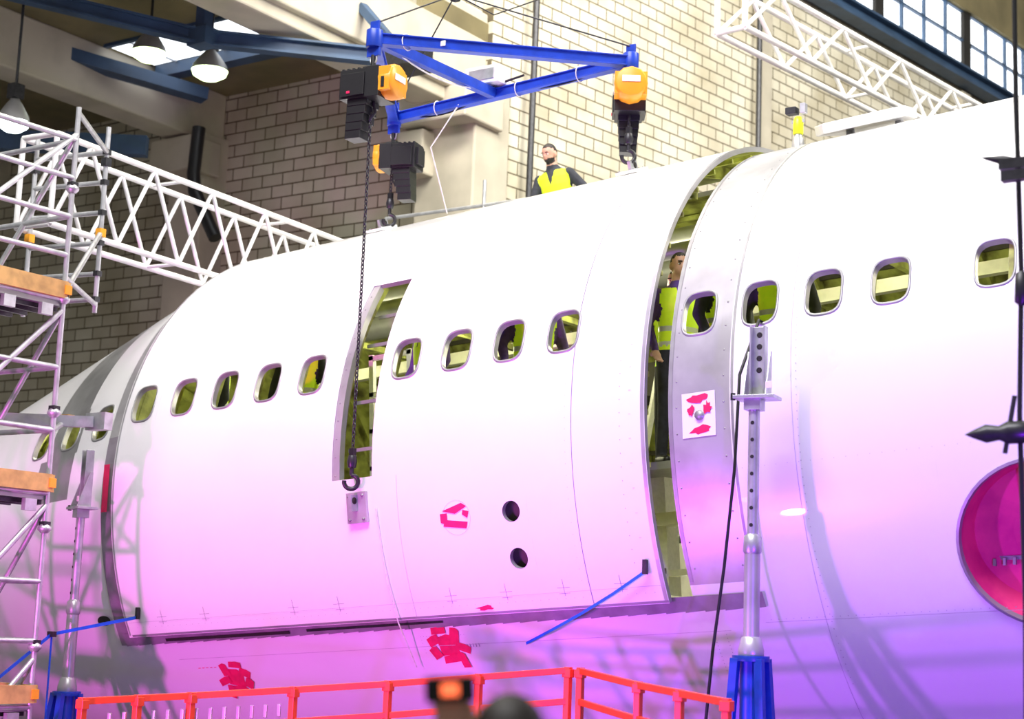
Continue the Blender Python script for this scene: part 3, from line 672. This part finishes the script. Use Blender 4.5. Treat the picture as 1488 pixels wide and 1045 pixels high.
Nn=V((-15.5,14.9,9.92)); E=V((-13.3,16.5,9.75)); S0=V((-20.3,11.3,11.1))
for a,b in((S0,Nn),(Nn,E)):
    for dz in(.09,-.09): mb.beam(a+V((0,0,dz)),b+V((0,0,dz)),.18,.03,'bluegrey')
    mb.beam(a,b,.03,.18,'bluegrey')
mb.beam(Nn,Nn+V((0,0,1.4)),.16,.16,'bluegrey'); mb.box(Nn,(.34,.26,.24),'bluegrey')
mb.box(E,(.5,.5,.3),'steeld'); mb.beam(E,E+V((-1.,.2,1.0)),.12,.12,'bluegrey')
mb.build('roof_bracing')
mb=MB(['bluegrey']); mb.beam((-22,14.1,9.3),(-18.4,16.7,9.3),.2,.3,'bluegrey'); mb.beam((-20.0,16.2,10.9),(-19.0,18.4,10.7),.3,.2,'bluegrey'); mb.build('roof_bracing')
def lamp(x,y,z,zc,r,g):
    mb=MB(['alud',g,'steeld']); mb.lathe((x,y,z),[(r,0),(r*.92,.08),(r*.5,.24),(r*.3,.30),(.06,.34),(0,.36)],'alud',20)
    mb.lathe((x,y,z+.02),[(0,-.16),(r*.5,-.145),(r*.9,-.08),(r*.98,.0)],g,20); mb.tube((x,y,z+.34),(x,y,zc),.02,m='steeld'); mb.box((x,y,z+.42),(.16,.16,.2),'steeld'); mb.build('high_bay_lamp')
lamp(-17.3,15.6,10.25,11.2,.25,'lampglow'); lamp(-16.98,16.5,10.2,11.2,.27,'lampglow'); lamp(-17.6,13.6,8.7,11.2,.22,'lampglow2')

# ---------------------------------------------------------------- people
def person(name,origin,yaw,scale=1.,arms=None,head=(0,0,0),lean=(0,0),cols=None,voxel=.012,vest=True,beard=False,phone=None):
    cols=cols or {}
    prim=[]
    mb=MB(['skin'])
    def seg(lab,p0,p1,r0,r1):
        p0=V(p0);p1=V(p1); mb.tube(p0,p1,r0,r1,n=12); mb.ell(p0,(r0,)*3,nu=12,nv=8); mb.ell(p1,(r1,)*3,nu=12,nv=8)
        prim.append((lab,p0,p1,(r0+r1)/2))
    Lm=Matrix.Translation((0,0,.95))@Euler((lean[0],lean[1],0)).to_matrix().to_4x4()@Matrix.Translation((0,0,-.95))
    up=lambda p:Lm@V(p)
    rings=[(.84,.155,.11,0),(.93,.175,.125,0),(1.06,.165,.12,-.005),(1.18,.175,.125,-.01),(1.30,.195,.13,-.01),(1.39,.205,.12,0),(1.45,.165,.095,.005),(1.49,.09,.072,.01),(1.53,.062,.062,.0),(1.60,.058,.06,-.005)]
    vs=[];n=20
    for z,rx,ry,yo in rings:
        for i in range(n): t=2*math.pi*i/n; vs.append(up((rx*math.cos(t),yo+ry*math.sin(t),z)))
    mb.add(vs,[(k*n+i,k*n+(i+1)%n,(k+1)*n+(i+1)%n,(k+1)*n+i) for k in range(len(rings)-1) for i in range(n)]+[tuple(range(n))[::-1],tuple(range((len(rings)-1)*n,len(rings)*n))])
    prim.append(('torso',up((0,0,1.0)),up((0,0,1.36)),.15)); prim.append(('torso',up((-.12,0,1.37)),up((.12,0,1.37)),.09)); prim.append(('neck',up((0,0,1.53)),up((0,-.01,1.58)),.06)); prim.append(('trouser',V((0,0,.86)),V((0,0,.9)),.15))
    for sx in(-1,1):
        seg('trouser',(sx*.09,0,.88),(sx*.105,-.015,.50),.088,.06); seg('trouser',(sx*.105,-.015,.50),(sx*.11,.02,.10),.058,.045)
        seg('shoe',(sx*.11,.03,.055),(sx*.125,-.14,.045),.05,.04)
    arms=arms or [((-.27,.0,1.16),(-.25,-.14,.93)),((.27,.0,1.16),(.25,-.14,.93))]
    hands=[]
    for sx,(el,wr_) in zip((-1,1),arms):
        sh=(sx*.185,0,1.40); a,b,c=up(sh),up(el),up(wr_)
        seg('sleeve',a,b,.065,.050); seg('sleeve',b,c,.048,.034)
        d=(c-b).normalized(); side=d.cross(V((0,0,1)) if abs(d.z)<.9 else V((0,1,0))).normalized(); nn=side.cross(d)
        pc=c+d*.06; Rm=Matrix((side,nn,d)).transposed(); mb.ell(pc,(.042,.018,.052),rot=Rm,nu=12,nv=8); prim.append(('skin',c+d*.02,c+d*.1,.03))
        hands.append((pc,d,side,nn))
        for k,(o,l) in enumerate(((-.032,.062),(-.011,.075),(.011,.07),(.031,.052))):
            f0=c+d*.095+side*o; f1=f0+d*l*.5+nn*.008; f2=f1+d*l*.32+nn*.022
            seg('skin',f0,f1,.0105,.0095); seg('skin',f1,f2,.0095,.008)
        t0=c+d*.035+side*(-.035*sx); t1=t0+d*.03+side*(-.028*sx); seg('skin',t0,t1,.014,.011); seg('skin',t1,t1+d*.03+nn*.01,.011,.009)
    Hm=Lm@Matrix.Translation((0,-.005,1.57))@Euler(head).to_matrix().to_4x4()
    Hr=Hm.to_3x3(); H=lambda p:Hm@V(p)
    def he(c,r): mb.ell(H(c),r,rot=Hr,nu=16,nv=12)
    he((0,.0,.115),(.076,.096,.098)); he((0,-.03,.06),(.062,.066,.075)); he((0,-.062,.022),(.030,.026,.024)); he((0,-.02,.03),(.052,.055,.04))
    he((0,-.093,.072),(.013,.02,.015)); mb.tube(H((0,-.083,.105)),H((0,-.103,.073)),.008,.013,n=8)
    he((0,-.075,.112),(.05,.018,.012)); he((-.076,.005,.08),(.01,.02,.032)); he((.076,.005,.08),(.01,.02,.032)); he((0,-.084,.042),(.024,.012,.010))
    prim.append(('head',H((0,0,.12)),H((0,-.02,.04)),.075))
    me=bpy.data.meshes.new('t'); me.from_pydata(mb.v,[],mb.f); ob=bpy.data.objects.new('t',me); bpy.context.collection.objects.link(ob)
    rm=ob.modifiers.new('r','REMESH'); rm.mode='VOXEL'; rm.voxel_size=voxel; sm=ob.modifiers.new('s','SMOOTH'); sm.iterations=2; sm.factor=.5
    dg=bpy.context.evaluated_depsgraph_get(); dg.update(); me2=bpy.data.meshes.new_from_object(ob.evaluated_get(dg)); bpy.data.objects.remove(ob)
    order=['skin','hair','hivis','refl',cols.get('sleeve','jacket'),cols.get('trouser','trouser'),'black']
    me2.materials.clear()
    for k in order: me2.materials.append(M[k])
    nf=len(me2.polygons); cen=np.empty(nf*3); me2.polygons.foreach_get('center',cen); cen=cen.reshape(-1,3)
    D=np.empty((len(prim),nf))
    for i,(lab,a,b,r) in enumerate(prim):
        a=np.array(a);b=np.array(b);ab=b-a;t=np.clip(((cen-a)@ab)/(ab@ab+1e-9),0,1); D[i]=np.linalg.norm(cen-(a+t[:,None]*ab),axis=1)-r
    near=D.argmin(0); labs=[p[0] for p in prim]
    Hi=np.array(Hm.inverted()); hc=cen@Hi[:3,:3].T+Hi[:3,3]; Li=np.array(Lm.inverted()); tc=cen@Li[:3,:3].T+Li[:3,3]
    mi=np.zeros(nf,int)
    for i in range(nf):
        l=labs[near[i]]
        if l=='torso' or (l=='neck' and tc[i][2]<1.53):
            z=tc[i][2]; x=abs(tc[i][0])
            if not vest: mi[i]=4
            elif z<.90: mi[i]=5
            elif z>1.465 or (tc[i][1]<0 and x<.045*(z-1.30)/.14 and z>1.30): mi[i]=4
            elif .98<z<1.02 or 1.10<z<1.14: mi[i]=3
            else: mi[i]=2
        elif l=='trouser': mi[i]=5
        elif l=='sleeve': mi[i]=4
        elif l=='shoe': mi[i]=6
        elif l=='head':
            x,y,z=hc[i]
            hair = z>.165 or (y>-.045 and z>.15) or (y>-.01 and z>.115) or (y>.035 and z>.05)
            if abs(x)>.074 and z<.12: hair=False
            if beard and y<-.0 and z<.048 and not(abs(x)<.022 and .036<z<.050): hair=True
            mi[i]=1 if hair else 0
    me2.polygons.foreach_set('material_index',mi); me2.polygons.foreach_set('use_smooth',[True]*nf)
    root=empty(name,origin); root.rotation_euler=(0,0,yaw); root.scale=(scale,)*3
    b=bpy.data.objects.new('body',me2); bpy.context.collection.objects.link(b); b.parent=root
    fm=MB(['eye','hair','lip','black','screen'])
    for sx in(-1,1):
        fm.ell(H((sx*.030,-.080,.095)),(.013,.010,.008),'eye',Hr,10,8); fm.ell(H((sx*.030,-.089,.095)),(.006,.003,.006),'hair',Hr,8,6)
        fm.box(H((sx*.031,-.092,.116)),(.034,.012,.008),'hair',Hr)
    fm.ell(H((0,-.096,.043)),(.021,.006,.006),'lip',Hr,10,6)
    fo=fm.build('face_features'); fo.parent=root
    if phone is not None:
        pc,d,side,nn=hands[phone]; pm=MB(['black','screen','galv']); Rm=Matrix((side,nn,d)).transposed()
        pm.box(pc+d*.075+nn*.03,(.10,.011,.05),'black',Rm)
        for q in (-1,1): pm.box(pc+d*.075+nn*(.03+q*.006),(.035,.002,.025),'screen',Rm)
        po=pm.build('phone',bevel=.003); po.parent=root
    return root
person('worker',(-10.20,15.68,6.06),.10,1.05,arms=[((-.25,-.12,1.18),(-.22,-.34,1.02)),((.33,.05,1.18),(.38,-.12,.98))],head=(.10,.10,-.25),lean=(.20,-.16),voxel=.009,beard=True)
def inworker(s,nn,yaw,col='jacket',sc_=1.,**k):
    p=C0+A0*s+N0*nn+W0*(-.14); person('worker',tuple(p),yaw,sc_,cols={'sleeve':col},voxel=.014,**k)
inworker(-.20,2.2,.9,'jacketp'); inworker(-.55,1.6,.2,sc_=1.02)
inworker(-2.62,2.35,-.4,'jacketp'); inworker(-1.52,2.35,.8,'jacketp'); inworker(-4.18,2.3,.3); inworker(-5.28,2.3,-.5); inworker(.22,2.2,1.2); inworker(.72,2.2,.3)
# spectators on viewing platform
boxobj('viewing_platform',(-3.2,1.2,0),(-.6,3.6,.39),'alud')
person('spectator',(-1.77,2.60,.40),math.pi+.60,1.0,vest=False,cols={'sleeve':'jacket'},voxel=.010)
person('spectator',(-1.95,2.295,.40),math.pi+.60,.925,arms=[((-.26,-.20,1.50),(-.235,-.17,1.80)),((.26,-.02,1.16),(.24,-.2,1.0))],vest=False,cols={'sleeve':'shirt'},voxel=.010,phone=0)

# ---------------------------------------------------------------- lighting
w=bpy.data.worlds.new('world'); sc.world=w; w.use_nodes=True; w.node_tree.nodes['Background'].inputs[0].default_value=(1.,.98,.96,1); w.node_tree.nodes['Background'].inputs[1].default_value=.30
def area(name,loc,tgt,size,e,col):
    l=bpy.data.lights.new(name,'AREA'); l.shape='RECTANGLE'; l.size=size[0]; l.size_y=size[1]; l.energy=e; l.color=col
    o=bpy.data.objects.new(name,l); bpy.context.collection.objects.link(o); o.location=loc; o.rotation_euler=(V(tgt)-V(loc)).to_track_quat('-Z','Y').to_euler()
def spot(name,loc,tgt,ang,e,col,r=.15,blend=.8):
    l=bpy.data.lights.new(name,'SPOT'); l.spot_size=math.radians(ang); l.spot_blend=blend; l.energy=e; l.color=col; l.shadow_soft_size=r
    o=bpy.data.objects.new(name,l); bpy.context.collection.objects.link(o); o.location=loc; o.rotation_euler=(V(tgt)-V(loc)).to_track_quat('-Z','Y').to_euler()
area('hangar_light_front',(-6,2,16),(-8,13,4),(10,4),2800,(1,.99,.98))
area('hangar_light_back',(-9,13,17),(-15,22,7),(12,2),2300,(1,.96,.86))
area('hangar_light_right',(2,18,17),(-10,30,8),(8,4),4000,(1,.97,.88))
spot('stage_light_magenta',(-9.5,2.5,.9),(-10.4,11,2.5),65,2500,(1,.10,.88))
spot('stage_light_violet',(-8.0,4.5,.7),(-4.6,11,2.9),80,1500,(.50,.08,1))
spot('stage_light_blue',(.5,4.5,.5),(-3.4,11,1.6),85,1900,(.26,.02,1))
def pt(name,p,e,col,r=.2):
    l=bpy.data.lights.new(name,'POINT'); l.energy=e; l.color=col; l.shadow_soft_size=r; o=bpy.data.objects.new(name,l); bpy.context.collection.objects.link(o); o.location=p
for i,s in enumerate((-8,-5,-3.2,-1.2,1,3,5.5)): pt('cabin_light_%d'%i,C0+A0*s+N0*1.2+W0*1.6,60,(1,.97,.66))
pt('hold_light',C0+A0*(-1)+W0*(-1.0)+N0*1.0,70,(1,.97,.85))
